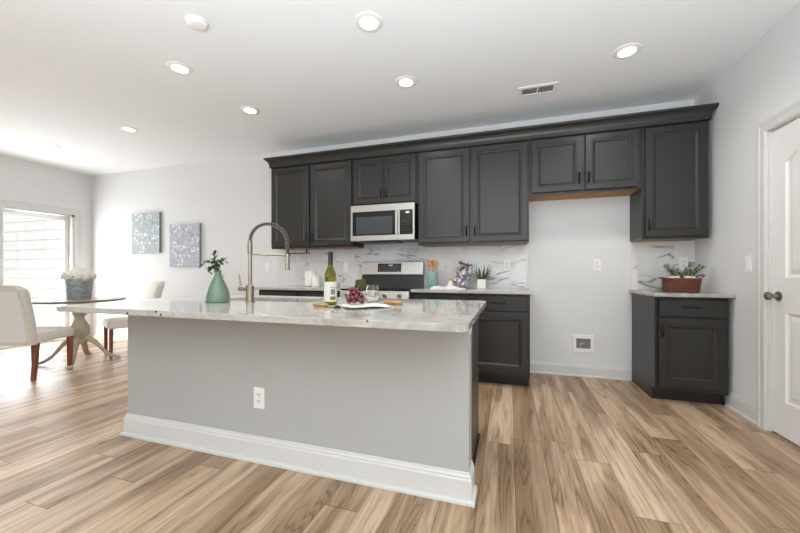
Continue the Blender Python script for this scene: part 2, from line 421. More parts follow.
# ------------------------------------------------------------------ cabinets
def rect_ring(x0, x1, z0, z1, ins, y): return [(x0+ins, y, z0+ins), (x1-ins, y, z0+ins), (x1-ins, y, z1-ins), (x0+ins, y, z1-ins)]
def panel_front(name, parent, x0, x1, z0, z1, yf, flat=False, th=.019):
    """cabinet door: framed, moulded, recessed panel; front face at y = yf"""
    if flat: pr_ = [(0, yf+th), (0, yf+.003), (.004, yf)]
    else: pr_ = [(0, yf+th), (0, yf+.003), (.004, yf), (.052, yf), (.055, yf+.004), (.060, yf+.004), (.064, yf+.001), (.070, yf+.002), (.084, yf+.011)]
    return MB().loft([rect_ring(x0, x1, z0, z1, a, y) for a, y in pr_]).build(name, 'cabinet_paint', parent)
def pull(parent, x, z, yf, vertical=True, L=.10):
    p = []
    for k in range(9):
        u = k/8; o = math.sin(PI*u)**.5*.028 if 0 < k < 8 else 0
        p.append((x, yf-o, z+L*(u-.5)) if vertical else (x+L*(u-.5), yf-o, z))
    mb = MB().tube(p, .0062, 8)
    for e in (p[0], p[-1]): mb.sphere((e[0], e[1]-.002, e[2]), .008, 8, 6, (1, .5, 1))
    return mb.build('handle', 'black_metal', parent, smooth=True)
YU, YD = 3.660, 3.631     # wall cabinet carcass front, door front
ZT = 2.425
def upper(x0, x1, z0, doors, label, group='wall cabinets under the crown molding'):
    t = thing('wall_cabinet', ((x0+x1)/2, YB, z0), label, 'cabinet', group); cx_ = (x0+x1)/2
    MB().box(x0-cx_+.001, x1-cx_-.001, YU-YB, -.002, .014, ZT-z0).box(x0-cx_+.001, x1-cx_-.001, YU-YB, YU-YB+.02, 0, .014).build('body', 'cabinet_paint', t)
    MB().box(x0-cx_+.004, x1-cx_-.004, YU-YB+.021, -.002, .006, .0138).build('underside', 'plywood', t)
    for a, b, hx in doors:
        d = panel_front('door', t, a-cx_, b-cx_, .022, ZT-z0-.03, YD-YB)
        pull(d, (hx-cx_), .022+.115, YD-YB)
    return t
upper(-2.886, -1.746, 1.385, [(-2.870, -2.325, -2.352), (-2.302, -1.762, -2.275)], 'tall grey two-door wall cabinet at the left end of the row')
upper(-1.744, -.958, 1.850, [(-1.725, -1.353, -1.38), (-1.347, -.975, -1.32)], 'short grey two-door wall cabinet directly above the microwave')
upper(-.956, .192, 1.385, [(-.938, -.397, -.425), (-.368, .175, -.338)], 'widest tall grey two-door wall cabinet, right of the microwave')
upper(.194, 1.154, 1.850, [(.215, .668, .64), (.692, 1.132, .72)], 'short grey two-door wall cabinet above the empty refrigerator space')
upper(1.156, 1.656, 1.385, [(1.180, 1.640, 1.208)], 'tall grey single-door wall cabinet in the corner above the plant basket')
CR = [(-.03, ZT-.005), (-.0, ZT-.005), (-.0, ZT-.022), (.004, ZT-.022), (.006, ZT+.012), (.012, ZT+.03), (.024, ZT+.05), (.040, ZT+.064), (.052, ZT+.07), (.054, ZT+.09), (-.03, ZT+.09)]
c = MB().sweep([(-2.888, YB-.002), (-2.888, 3.629), (1.66, 3.629), (1.66, YB-.002)], [(o, z_+.007) for o, z_ in CR])
c.xf(Matrix.Identity(4))
o = c.build('crown_molding', 'cabinet_paint')
tag(o, 'dark grey crown molding running along the top of all wall cabinets', 'molding')

YC, YCD = 3.400, 3.371     # base cabinet carcass front, door front
CT = .913; CB = .883
def base(x0, x1, doors, drawers, label, handles=True):
    cx_ = (x0+x1)/2; t = thing('base_cabinet', (cx_, YB, 0), label, 'cabinet', 'base cabinets along the back wall')
    MB().box(x0-cx_+.001, x1-cx_-.001, YC-YB, -.024, .105, CB-.001).build('body', 'cabinet_paint', t)
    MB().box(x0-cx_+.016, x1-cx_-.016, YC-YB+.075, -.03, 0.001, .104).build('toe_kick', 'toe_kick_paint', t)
    for a, b in ((x0-cx_+.001, x0-cx_+.015), (x1-cx_-.015, x1-cx_-.001)): MB().box(a, b, YC-YB+.065, -.024, .001, .1045).build('side_foot', 'cabinet_paint', t)
    for a, b in drawers:
        d = panel_front('drawer', t, a-cx_, b-cx_, .722, .863, YCD-YB, flat=True)
        pull(d, (a+b)/2-cx_, .80, YCD-YB, False, .12)
    for a, b, hx in doors:
        d = panel_front('door', t, a-cx_, b-cx_, .137, .705, YCD-YB)
        pull(d, hx-cx_, .60, YCD-YB)
    return t
base(-2.86, -2.30, [(-2.84, -2.32, -2.35)], [(-2.84, -2.32)], 'dark base cabinet at the far left, behind the faucet')
base(-2.298, -1.742, [(-2.28, -1.76, -2.25)], [(-2.28, -1.76)], 'dark base cabinet just left of the range, mostly hidden by the island')
base(-.952, -.386, [(-.935, -.40, -.42)], [(-.935, -.40)], 'dark base cabinet just right of the range, under the teal crock')
base(-.384, .187, [(-.365, .168, -.335)], [(-.365, .168)], 'dark base cabinet with drawer over door at the open end, beside the refrigerator space')
t = base(1.168, 1.672, [(1.190, 1.652, 1.216)], [(1.190, 1.652)], 'dark base cabinet standing alone in the right corner under the plant basket')

def worktop(name, outer, z0, z1, label, holes=(), bev=.004):
    return tag(MB().slab(outer, z0, z1, holes).build(name, 'granite', bevel=bev), label, 'countertop')
worktop('countertop', [(-2.885, 3.345), (-1.742, 3.345), (-1.742, YB-.001), (-2.885, YB-.001)], CB, CT, 'white granite countertop left of the range, behind the faucet')
worktop('countertop', [(-.954, 3.345), (.205, 3.345), (.205, YB-.001), (-.954, YB-.001)], CB, CT, 'white granite countertop right of the range, under the crock and magazine')
worktop('countertop', [(1.148, 3.345), (1.689, 3.345), (1.689, YB-.001), (1.148, YB-.001)], CB, CT, 'short white granite countertop in the right corner under the wicker basket')
def splash(x0, x1, label):
    tag(MB().box(x0, x1, YB-.010, YB-.0005, CT+.001, 1.384).build('backsplash', 'marble_tile'), label, 'backsplash')
splash(-2.86, .190, 'long white marble tile backsplash with grey veins behind the range')
splash(1.168, XR-.001, 'small marble tile backsplash in the right corner behind the wicker basket')

# ------------------------------------------------------------------ island
KW0, KW1, IX0, IX1 = 1.63, 1.745, -2.435, -.180
isl = thing('kitchen_island', ((IX0+IX1)/2, 1.63, 0), 'long island with pale grey knee wall, white base trim and dark cabinets behind', 'kitchen island')
cx_ = (IX0+IX1)/2; ILT = .893; ILB = .863
MB().box(IX0-cx_, IX1-cx_, 0, KW1-KW0, 0.001, ILB-.001).build('knee_wall', 'island_paint', isl)
e = MB().box(IX0-cx_, IX0-cx_+.018, KW1-KW0+.001, .68, .105, ILB-.001).box(IX1-cx_-.038, IX1-cx_-.02, KW1-KW0+.001, .68, .105, ILB-.001).box(IX0-cx_+.0181, IX1-cx_-.0381, .662, .68, .105, ILB-.001).box(IX0-cx_+.0181, IX1-cx_-.0381, KW1-KW0+.001, .6619, .105, .123)
e.build('cabinet_body', 'cabinet_paint', isl)
MB().box(IX0-cx_+.02, IX1-cx_-.022, KW1-KW0+.002, 2.24-1.63, .001, .105).build('toe_kick', 'toe_kick_paint', isl)
MB().box(IX1-cx_-.019, IX1-cx_-.013, KW1-KW0+.001, 2.33-1.63, .001, ILB-.001).build('end_panel', 'cabinet_paint', isl)
MB().box(IX1-cx_-.0125, IX1-cx_, KW1-KW0+.03, 2.33-1.63, .001, .016).build('shoe_molding', 'cabinet_paint', isl, bevel=.004)
IB = [(0, 0.001), (.030, 0.001), (.030, .013), (.026, .019), (.016, .022), (.016, .108), (.012, .116), (.012, .124), (.007, .130), (.004, .142), (0, .142)]
MB().sweep([(IX0-cx_, KW1-KW0), (IX0-cx_, 0), (IX1-cx_, 0), (IX1-cx_, KW1-KW0)], IB).build('base_trim', 'trim_paint', isl)
CP = [(0, ILB-.075), (.004, ILB-.075), (.006, ILB-.055), (.010, ILB-.04), (.012, ILB-.03), (.020, ILB-.018), (.022, ILB-.002), (0, ILB-.002)]
MB().sweep([(IX1-cx_, .001), (IX1-cx_, KW1-KW0)], [(o*.6, z_) for o, z_ in CP]).build('corbel_trim', 'trim_paint', isl)
for k, (a, b) in enumerate(((-2.40, -1.98), (-1.96, -1.58), (-1.56, -1.18), (-1.16, -.78), (-.76, -.20))):   # doors on the kitchen side
    mb = MB().loft([[(p[0], 2*(2.31-1.63)-p[1]+.0, p[2]) for p in rect_ring(a-cx_, b-cx_, .137, .845, q, (2.31-1.63)-y)] for q, y in [(0, -.001), (0, -.017), (.004, -.020), (.042, -.020), (.05, -.014), (.064, -.009)]])
    mb.xf(Matrix.Identity(4)); 
    dd = mb.build('door', 'cabinet_paint', isl)
    for v_ in dd.data.vertices: v_.co.y = 2*(2.31-1.63)-v_.co.y
def rrect(x0, x1, y0, y1, r, n=6):
    pts = []
    for (cx2, cy2, a0) in ((x1-r, y0+r, -90), (x1-r, y1-r, 0), (x0+r, y1-r, 90), (x0+r, y0+r, 180)):
        for q in range(n+1):
            a = math.radians(a0+90*q/n); pts.append((cx2+r*math.cos(a), cy2+r*math.sin(a)))
    return pts
SX0, SX1, SY0, SY1 = -1.93, -1.20, 1.885, 2.20
worktop('countertop', rrect(-2.475, -.143, 1.250, 2.37, .055), ILB, ILT, 'large speckled white granite countertop with rounded corners on the island', holes=[rrect(SX0, SX1, SY0, SY1, .03)], bev=.004)
sk = thing('sink', ((SX0+SX1)/2, (SY0+SY1)/2, ILB), 'undermount stainless sink set into the island countertop beside the faucet', 'sink')
a, b = (SX1-SX0)/2+.008, (SY1-SY0)/2+.008
MB().loft([[(p[0], p[1], z_) for p in rrect(-a-o_, a+o_, -b-o_, b+o_, .035)] for o_, z_ in ((.015, -.001), (0, -.001), (-.004, -.19), (-.03, -.205))], cap=False).loft([[(p[0], p[1], z_) for p in rrect(-a+.03, a-.03, -b+.03, b-.03, .035)] for z_ in (-.205, -.207)]).build('basin', 'stainless', sk, smooth=True)
MB().lathe([(.04, -.204), (.04, -.198), (.03, -.202), (.0, -.202)], n=20, cap=False).build('drain', 'dark_steel', sk, smooth=True)

# outlets / switches / plates
def plate(name, label, wall, kind, group=None, sc=1.0):
    """kind: duplex | rocker; wall: ('y', x, y, z) faces -y ; ('x', x, y, z) faces -x"""
    ax, x, y, z_ = wall
    t = thing(name, (x, y, z_), label, 'outlet' if kind == 'duplex' else 'light switch', group, rz=(0 if ax == 'y' else -PI/2))
    w, h = .037*sc, .06*sc
    MB().box(-w, w, -.006, -.0005, -h, h).build('cover_plate', 'plate_plastic', t, bevel=.003)
    if kind == 'duplex':
        for dz in (-.020, .020):
            r = MB().box(-.017, .017, -.0085, -.0061, dz-.015, dz+.015).build('receptacle', 'plate_plastic', t, bevel=.004)
            MB().box(-.009, -.006, -.0092, -.0084, dz-.002, dz+.009).box(.006, .009, -.0092, -.0084, dz-.002, dz+.009).box(-.0025, .0025, -.0092, -.0084, dz-.011, dz-.006).build('slots', 'slot_dark', r)
    else:
        MB().box(-.017, .017, -.0095, -.0061, -.033, .033).build('rocker', 'plate_plastic', t, bevel=.003)
    return t
plate('wall_outlet', 'white duplex outlet low on the pale front of the island', ('y', -1.368, KW0, .362), 'duplex')
plate('wall_outlet', 'white outlet on the bare wall of the refrigerator space', ('y', .865, YB, 1.163), 'duplex')
plate('wall_outlet', 'white outlet on the marble backsplash right of the magazine and potted succulent', ('y', -.021, YB-.010, 1.165), 'duplex')
plate('wall_outlet', 'white outlet on the backsplash between the crock and the magazine', ('y', -.762, YB-.010, 1.170), 'duplex')
plate('wall_outlet', 'white outlet on the backsplash behind the basket greenery', ('y', 1.60, YB-.010, 1.172), 'duplex')
plate('light_switch', 'white switch on the wall just left of the marble backsplash, beside the faucet', ('y', -3.2, YB, 1.164), 'rocker')
plate('light_switch', 'white switch on the backsplash between wine bottle and range', ('y', -1.99, YB-.010, 1.157), 'rocker')
plate('light_switch', 'white switch on the right wall next to the panelled door', ('x', XR, 3.20, 1.152), 'rocker')
wb = thing('water_supply_box', (.738, YB, .343), 'recessed white square ice maker water box low on the refrigerator wall', 'water box')
fr = [[(x*s_, y, z_*s2_) for x, z_ in ((-1, -1), (1, -1), (1, 1), (-1, 1))] for s_, s2_, y in ((.1, .09, -.0005), (.1, .09, -.008), (.097, .087, -.011), (.070, .054, -.011), (.066, .050, -.002))]
MB().loft(fr, cap=False).build('frame', 'plate_plastic', wb)
MB().box(-.067, .067, -.0030, -.0008, -.051, .051).build('recess', 'vent_dark', wb)
MB().tube([(-.025, -.006, -.05), (-.025, -.012, -.01)], .006, 10).sphere((-.025, -.012, -.005), .011).tube([(-.025, -.012, -.005), (.01, -.014, .008)], .004).build('valve', 'stainless', wb, smooth=True)

# ------------------------------------------------------------------ microwave
MX0, MX1, MZ0, MZ1, MY = -1.728, -.972, 1.440, 1.846, 3.56
mw = thing('microwave', ((MX0+MX1)/2, YB, MZ0), 'stainless over-the-range microwave with black window and keypad', 'microwave')
hw, hh = (MX1-MX0)/2, MZ1-MZ0; fy_ = MY-YB
MB().box(-hw, hw, fy_+.03, -.012, .012, hh).build('body', 'black_plastic', mw)
dx = .195    # door width ends at dx right of centre
d = MB().box(-hw, hw, fy_, fy_+.029, .002, hh).build('door', 'stainless', mw, bevel=.004)
MB().box(-hw+.025, dx-.035, fy_-.003, fy_-.0002, .062, hh-.075).build('window_frame', 'dark_glass', d, bevel=.002)
MB().box(-hw+.07, dx-.065, fy_-.0042, fy_-.0031, .078, hh-.135).build('window', 'window_glass_dark', d)
MB().box(dx-.026, dx-.006, fy_-.035, fy_-.015, .058, hh-.07).box(dx-.022, dx-.010, fy_-.016, fy_-.0003, .07, .09).box(dx-.022, dx-.010, fy_-.016, fy_-.0003, hh-.10, hh-.08).build('handle', 'stainless', d, bevel=.004)
p = MB().box(dx+.018, hw-.018, fy_-.003, fy_-.0002, .062, hh-.075).build('control_panel', 'dark_glass', mw, bevel=.002)
kx = (dx+.018+hw-.018)/2
MB().box(kx-.005, kx+.035, fy_-.0042, fy_-.0031, hh-.115, hh-.095).build('display', 'display_white', p)
kb = MB()
for r in range(7):
    for q in range(3): kb.box(kx-.045+q*.034, kx-.045+q*.034+.022, fy_-.0042, fy_-.0031, .078+r*.027, .078+r*.027+.008)
kb.build('keys', 'slot_dark', p)
MB().box(-hw+.03, hw-.25, fy_+.05, -.05, -.004, .0118).build('grease_filter', 'black_plastic', mw)
MB().box(-.12, .10, fy_+.08, fy_+.20, -.012, -.0042).build('vent_cover', 'black_plastic', mw)

# ------------------------------------------------------------------ range
rg = thing('range', (-1.349, YB, 0), 'stainless electric range with black glass top and raised back panel', 'stove')
hw = .385; f_ = 3.315-YB
MB().box(-hw, hw, f_+.03, -.03, .03, .895).build('body', 'stainless', rg)
MB().box(-hw, hw, f_+.01, -.10, .8955, .912).build('cooktop', 'dark_glass', rg, bevel=.003)
bk = MB().loft([[(x, y, z_) for y, z_ in ((-.11, .9125), (-.085, 1.05), (-.085, 1.06), (-.03, 1.06), (-.03, .9125))] for x in (-hw, hw)]).build('back_vent', 'black_plastic', rg)
bp = MB().loft([[(x, y, z_) for y, z_ in ((-.105, 1.062), (-.075, 1.215), (-.03, 1.222), (-.03, 1.062))] for x in (-hw-.008, hw+.008)]).build('back_panel', 'stainless', rg, bevel=.004)
def on_panel(z_, off): return -.105+(z_-1.062)/.153*.03-off
ds = MB().loft([[(x, on_panel(z_, o_), z_) for z_, o_ in ((1.095, .0002), (1.095, .003), (1.195, .003), (1.195, .0002))] for x in (-.175, .125)]).build('display', 'dark_glass', bp)
MB().loft([[(x, on_panel(z_, o_), z_) for z_, o_ in ((1.165, .0031), (1.165, .004), (1.182, .004), (1.182, .0031))] for x in (-.035, .015)]).build('clock', 'display_white', ds)
kb = MB()
for r in range(3):
    for q in range(9):
        if r == 2 and 3 <= q <= 5: continue
        x = -.16+q*.031; z_ = 1.105+r*.026
        kb.loft([[(xx, on_panel(zz, o_), zz) for zz, o_ in ((z_, .0031), (z_, .0038), (z_+.007, .0038), (z_+.007, .0031))] for xx in (x, x+.016)])
kb.build('keys', 'vent_dark', ds)
fp = MB().loft([[(x, y, z_) for y, z_ in ((f_+.03, .80), (f_-.012, .80), (f_+.006, .893), (f_+.03, .893))] for x in (-hw, hw)]).build('control_strip', 'stainless', rg, bevel=.003)
for x in (-.30, -.19, .05, .13, .29):
    kk = MB().lathe([(.0, 0), (.026, 0), (.026, .004), (.021, .008), (.019, .03), (.0, .031)], n=20, cap=False)
    kk.xf(Matrix.Translation((x, f_-.004, .850)) @ Matrix.Rotation(PI/2+.15, 4, 'X')); kk.build('knob', 'stainless', fp, smooth=True)
od = MB().box(-hw+.004, hw-.004, f_-.014, f_+.029, .24, .793).build('oven_door', 'stainless', rg, bevel=.005)
MB().box(-.28, .28, f_-.0165, f_-.0141, .33, .66).build('window', 'dark_glass', od)
MB().tube([(-.32, f_-.05, .745), (.32, f_-.05, .745)], .011).tube([(-.3, f_-.05, .745), (-.3, f_-.013, .745)], .008).tube([(.3, f_-.05, .745), (.3, f_-.013, .745)], .008).build('handle', 'stainless', od, smooth=True)
MB().box(-hw+.004, hw-.004, f_-.012, f_+.029, .045, .232).build('storage_drawer', 'stainless', rg, bevel=.005)
for x in (-.34, .34):
    for y in (f_+.08, -.08): MB().lathe([(.018, 0.0), (.018, .03)], (x, y, 0), 14).build('foot', 'black_plastic', rg)

# ------------------------------------------------------------------ ceiling lights, detector, vent
def downlight(x, y, label, power=10.0):
    t = thing('ceiling_light', (x, y, CEIL), label, 'ceiling light', 'recessed ceiling lights')
    MB().lathe([(.058, -.006), (.062, -.010), (.075, -.010), (.093, -.004), (.094, -.0003), (.058, -.0003), (.058, -.006)], n=36, cap=False).build('trim_ring', 'plate_plastic', t, smooth=True)
    MB().lathe([(.0, -.0062), (.0575, -.0062), (.0575, -.002), (0, -.002)], n=32, cap=False).build('lens', 'lamp_lens', t)
    ld = bpy.data.lights.new('downlight', 'SPOT'); lo = bpy.data.objects.new('downlight', ld); COL.objects.link(lo)
    ld.energy = power; ld.spot_size = math.radians(150); ld.spot_blend = 1; ld.shadow_soft_size = .055; ld.color = (1, .97, .93)
    lo.location = (x, y, CEIL-.03)
    return t
for x, y, lab in [(-.885, 2.099, 'recessed ceiling light nearest the camera, above the middle of the island'), (-.855, 2.856, 'recessed ceiling light in front of the microwave'),
                  (.843, 2.961, 'recessed ceiling light at the right, in front of the refrigerator space'), (-2.521, 2.863, 'recessed ceiling light left of the wall cabinets'),
                  (-2.546, 2.104, 'recessed ceiling light right beside the smoke detector'), (-4.186, 2.816, 'second recessed ceiling light from the far left'),
                  (-5.721, 2.883, 'leftmost recessed ceiling light, nearest the patio door')]:
    downlight(x, y, lab, 34.0 if x > -3 else 7.0)
sdm = MB().lathe([(.0, -.030), (.048, -.030), (.056, -.026), (.060, -.014), (.066, -.012), (.068, -.0003), (0, -.0003)], (0, 0, 0), 32, cap=False).build('smoke_detector', 'plate_plastic', loc=(-1.972, 1.753, CEIL), smooth=True)
tag(sdm, 'unlit white round smoke detector on the ceiling above the island', 'smoke detector')
vt = thing('ceiling_vent', (.245, 3.335, CEIL), 'white rectangular ceiling air vent in front of the wall cabinets', 'air vent')
MB().loft([[(x, y, z_) for x, y in ((-a_, -b_), (a_, -b_), (a_, b_), (-a_, b_))] for a_, b_, z_ in ((.165, .085, -.0003), (.165, .085, -.006), (.16, .08, -.009), (.135, .052, -.009), (.133, .05, -.004))], cap=False).build('frame', 'plate_plastic', vt)
MB().box(-.134, .134, -.051, .051, -.003, -.0008).build('backing', 'slot_dark', vt)
sl = MB()
for q in range(22):
    x = -.128+q*.0122; sl.box(x-.0014, x+.0014, -.051, .051, -.0085, -.0031)
sl.box(-.006, .006, -.052, .052, -.0088, -.0031)
sl.build('louvers', 'plate_plastic', vt)

# ------------------------------------------------------------------ canvases
def art(x0, x1, z0, z1, mat, label):
    t = thing('canvas_print', ((x0+x1)/2, YB, (z0+z1)/2), label, 'painting'); hw, hh = (x1-x0)/2, (z1-z0)/2
    MB().box(-hw, hw, -.036, -.001, -hh, hh).build('stretched_canvas', 'canvas_side', t, bevel=.002)
    MB().box(-hw+.001, hw-.001, -.0375, -.0361, -hh+.001, hh-.001).build('painted_face', mat, t)
art(-5.80, -5.20, 1.395, 2.035, 'painting_teal', 'left floral canvas, pale teal ground with white blossoms')
art(-4.985, -4.390, 1.18, 1.825, 'painting_lilac', 'right floral canvas, lower, pale lilac-blue ground with white blossoms')

# ------------------------------------------------------------------ faucet
FX, FY = -1.585, 1.80
fc = thing('kitchen_faucet', (FX, FY, ILT), 'tall brushed nickel spring faucet standing on the island behind the sink', 'faucet')
MB().lathe([(.0, 0), (.030, 0), (.030, .006), (.0245, .010), (.0245, .105), (.021, .109), (0, .109)], n=28, cap=False).build('base', 'nickel', fc, smooth=True)
MB().lathe([(.0, .108), (.0125, .108), (.0125, .31), (0, .31)], n=20, cap=False).build('pole', 'nickel', fc, smooth=True)
MB().lathe([(.0, .305), (.0155, .305), (.0155, .388), (.012, .394), (0, .394)], n=20, cap=False).build('collar', 'spring_metal', fc, smooth=True)
hd = Vector((-1.448+1.585, 2.0-1.80, 0)); R_ = hd.length/2; dr_ = hd.normalized()
def arc(u):   # u 0..1 from pole top over to head
    z0, zt = .39, .525-R_
    zt = .515-R_
    L1 = zt-.39; L2 = PI*R_; L3 = .515-R_-.305; s_ = u*(L1+L2+L3)
    if s_ < L1: return Vector((0, 0, .39+s_))
    if s_ < L1+L2:
        a = (s_-L1)/R_; q = R_-R_*math.cos(a); return dr_*q+Vector((0, 0, zt+R_*math.sin(a)))
    return dr_*2*R_+Vector((0, 0, zt-(s_-L1-L2)))
core = [arc(k/60) for k in range(61)]
MB().tube(core, .0065, 10).build('hose', 'black_metal', fc, smooth=True)
turns = 32; N = turns*9; hp = []
prevb = None
for k in range(N+1):
    u = k/N; p = arc(u); d = (arc(min(1, u+.004))-arc(max(0, u-.004))).normalized(); s_ = Vector((-dr_.y, dr_.x, 0)); b_ = s_.cross(d)
    a = 2*PI*turns*u; hp.append(p+.0125*(s_*math.cos(a)+b_*math.sin(a)))
MB().tube(hp, .0030, 6).build('spring', 'spring_metal', fc, smooth=True)
hx, hy = dr_.x*2*R_, dr_.y*2*R_
MB().lathe([(.0, .207), (.017, .207), (.018, .225), (.015, .27), (.012, .303), (.008, .318), (0, .318)], (hx, hy, 0), 20, cap=False).build('spray_head', 'nickel', fc, smooth=True)
MB().tube([(0, 0, .308), (hx-dr_.x*.018, hy-dr_.y*.018, .308)], .0065, 10).lathe([(.021, .299), (.021, .317), (.0185, .317), (.0185, .299), (.021, .299)], (hx, hy, 0), 24, cap=False).build('holder_arm', 'nickel', fc, smooth=True)
MB().tube([(-.02, 0, .088), (-.078, -.01, .088)], .0145, 16).build('valve_body', 'nickel', fc, smooth=True)
MB().tube([(-.066, -.008, .094), (-.075, -.01, .18)], [.0055, .004], 10).build('lever', 'nickel', fc, smooth=True)

# ------------------------------------------------------------------ vase with greenery
VX, VY = -1.79, 1.745
vs = thing('vase', (VX, VY, ILT), 'sage green ceramic jug vase with a small loop handle on the island', 'vase')
MB().lathe([(.0, 0.0005), (.068, .0005), (.073, .006), (.073, .03), (.069, .055), (.060, .085), (.045, .12), (.030, .15), (.0215, .17), (.0205, .195), (.0235, .205), (.020, .205), (.017, .195), (.017, .15), (0, .14)], n=40, cap=False).build('body', 'vase_glaze', vs, smooth=True)
MB().tube([(.019, -.004, .178), (.036, -.008, .182), (.048, -.01, .168), (.050, -.01, .148), (.043, -.008, .135), (.034, -.006, .14)], .0052, 10).build('handle', 'vase_glaze', vs, smooth=True)
gr = thing('greenery_sprig', (VX, VY, ILT+.205), 'leafy green sprig stuck in the sage jug vase', 'greenery')
rnd = random.Random(3)
st = MB(); lf = MB()
branches = [[(0, 0, -.05), (-.02, 0, .02), (-.06, .0, .05), (-.11, 0, .05), (-.155, 0, .012)], [(0, 0, -.05), (-.01, 0, .03), (-.03, 0, .07), (-.035, .01, .115)],
            [(0, 0, -.05), (.01, 0, .02), (.03, 0, .05), (.045, 0, .06)], [(0, 0, -.05), (-.02, .0, .01), (-.055, 0, .01), (-.08, 0, -.015)], [(0, 0, -.05), (.005, -.02, .02), (.0, -.03, .06)]]
for bi, br in enumerate(branches):
    st.tube(br, .0022, 6)
    for k in range(20 if bi else 13):
        u = .25+.75*min(1, k/(19 if bi else 12)); q = u*(len(br)-1); a = min(int(q), len(br)-2); p = Vector(br[a]).lerp(Vector(br[a+1]), min(1, q-a))
        d = Vector((rnd.uniform(-1, 1), rnd.uniform(-1, 1), rnd.uniform(-.5, 1))).normalized()*rnd.uniform(.026, .042)*(.8 if bi == 0 else 1)
        lf.leaf(p, p+d, .011, .004)
st.build('stems', 'stem_green', gr, smooth=True); lf.build('leaves', 'leaf_green', gr, smooth=True)['kind'] = 'stuff'

# ------------------------------------------------------------------ wine bottle and island still life
BX, BY = -1.005, 1.80
bt = thing('wine_bottle', (BX, BY, ILT+.0005), 'white wine bottle with black capsule and pale label on the island', 'bottle')
MB().lathe([(.0, .004), (.030, 0), (.0365, .005), (.037, .03), (.037, .155), (.034, .18), (.024, .205), (.016, .225), (.0135, .24), (.0135, .306), (0, .307)], n=36, cap=False).build('glass_body', 'bottle_glass', bt, smooth=True)
MB().lathe([(.0145, .235), (.0147, .30), (.0155, .302), (.0155, .309), (.013, .311), (0, .311)], n=24, cap=False).build('capsule', 'capsule_black', bt, smooth=True)
def curved(r, a0, a1, z0, z1, th=.0004, n=14):
    mb = MB(); R = []
    for k in range(n+1):
        a = a0+(a1-a0)*k/n; R.append([(rr*math.cos(a), rr*math.sin(a), zz) for rr, zz in ((r, z0), (r+th, z0), (r+th, z1), (r, z1))])
    return mb.loft(R)
camdir = math.atan2(-BY, -BX)
lb = curved(.0373, camdir-1.5, camdir+1.25, .02, .135).build('label', 'label_paper', bt, smooth=True)
curved(.0379, camdir+.05, camdir+.75, .062, .092).build('printed_view', 'label_ink', lb)
curved(.0379, camdir-.05, camdir+.85, .030, .05).build('printed_band', 'label_olive', lb)
curved(.0379, camdir-.02, camdir+.82, .100, .104).build('printed_line', 'label_ink', lb)
def wooden_knife(name, loc, rz, label, L=.085):
    t = thing(name, loc, label, 'cheese knife', None, rz)
    MB().loft([[(x, w_*math.cos(a), .0115+h_*math.sin(a)) for a in [2*PI*q/12 for q in range(12)]] for x, w_, h_ in ((-L/2, .008, .007), (-L/2+.008, .013, .011), (0, .012, .0105), (L/2-.01, .014, .011), (L/2, .009, .007))]).build('handle', 'handle_wood', t, smooth=True)
    MB().loft([[(x, -w_, z_), (x, w_, z_), (x, w_, z_+.002), (x, -w_, z_+.002)] for x, w_, z_ in ((L/2-.005, .006, .010), (L/2+.03, .010, .006), (L/2+.07, .013, .003), (L/2+.085, .004, .002))]).build('blade', 'stainless', t, smooth=True)
wooden_knife('cheese_knife', (-.985, 1.655, ILT+.0005), .05, 'wood-handled cheese spreader lying in front of the wine bottle')
wooden_knife('cheese_knife', (-.66, 1.93, ILT+.0005), PI-.1, 'wood-handled cheese knife lying right of the grapes and stemless glass', .12)
# napkin
nk = thing('napkin', (-.755, 1.735, ILT), 'rumpled white napkin with dark stitched border under the grapes', 'napkin', rz=.78)
def cloth_z(x, y): return .004+.004*math.sin(26*x+9*y)*math.cos(18*y-7*x)+.003*math.sin(40*y+11*x)+.003
def cloth(nx, hx_, hy_, th, dz=0, y0=-1, y1=1, x0=-1, x1=1):
    mb = MB(); R = []
    for i_ in range(nx+1):
        x = hx_*(x0+(x1-x0)*i_/nx); top = []; bot = []
        for j_ in range(nx+1):
            y = hy_*(y0+(y1-y0)*j_/nx); z_ = cloth_z(x, y)+dz; top.append((x, y, z_+th)); bot.append((x, y, z_))
        R.append(top+bot[::-1])
    return mb.loft(R)
cloth(22, .125, .11, .0018).build('cloth', 'white_cloth', nk, smooth=True)
for (a, b, c_, d) in ((-.95, -.92, -.95, .95), (.92, .95, -.95, .95)):
    cloth(22, .125, .11, .0006, .0018, y0=c_, y1=d, x0=a, x1=b).build('stitching', 'stitch_dark', nk)
    cloth(22, .125, .11, .0006, .0018, y0=a, y1=b, x0=c_, x1=d).build('stitching', 'stitch_dark', nk)
gp = thing('grape_bunch', (-.822, 1.76, ILT+.013), 'bunch of red grapes lying on the white napkin', 'grapes')
rnd = random.Random(11); pos = []
tries = 0
while len(pos) < 34 and tries < 9000:
    tries += 1
    x = rnd.uniform(-.048, .05); y = rnd.uniform(-.04, .04); z_ = rnd.uniform(.0115, .085)
    lim = .048*(1-.6*max(0, (z_-.03)/.07)); off = -.012*(z_/.08)
    if (x-off)**2+y*y > lim*lim: continue
    if all((x-p[0])**2+(y-p[1])**2+(z_-p[2])**2 > .0195**2 for p in pos): pos.append((x, y, z_))
g0 = None
for p in pos:
    if g0 is None: g0 = MB().sphere((0, 0, 0), .0118, 14, 10, (1, 1, 1.08)).build('grape', 'grape_skin', gp, loc=p, smooth=True)
    else:
        q = g0.copy(); COL.objects.link(q); q.location = p
MB().tube([(0, 0, .03), (.0, .01, .07), (.01, .02, .105)], .0022, 6).build('stem', 'stem_green', gp)
lm = MB(); cpt = Vector((.018, .03, .108)); 
side = Vector((.95, .3, 0)).normalized(); upv = Vector((-.05, .25, 1)).normalized(); nrm = side.cross(upv).normalized()
fr_, bk_ = [], []
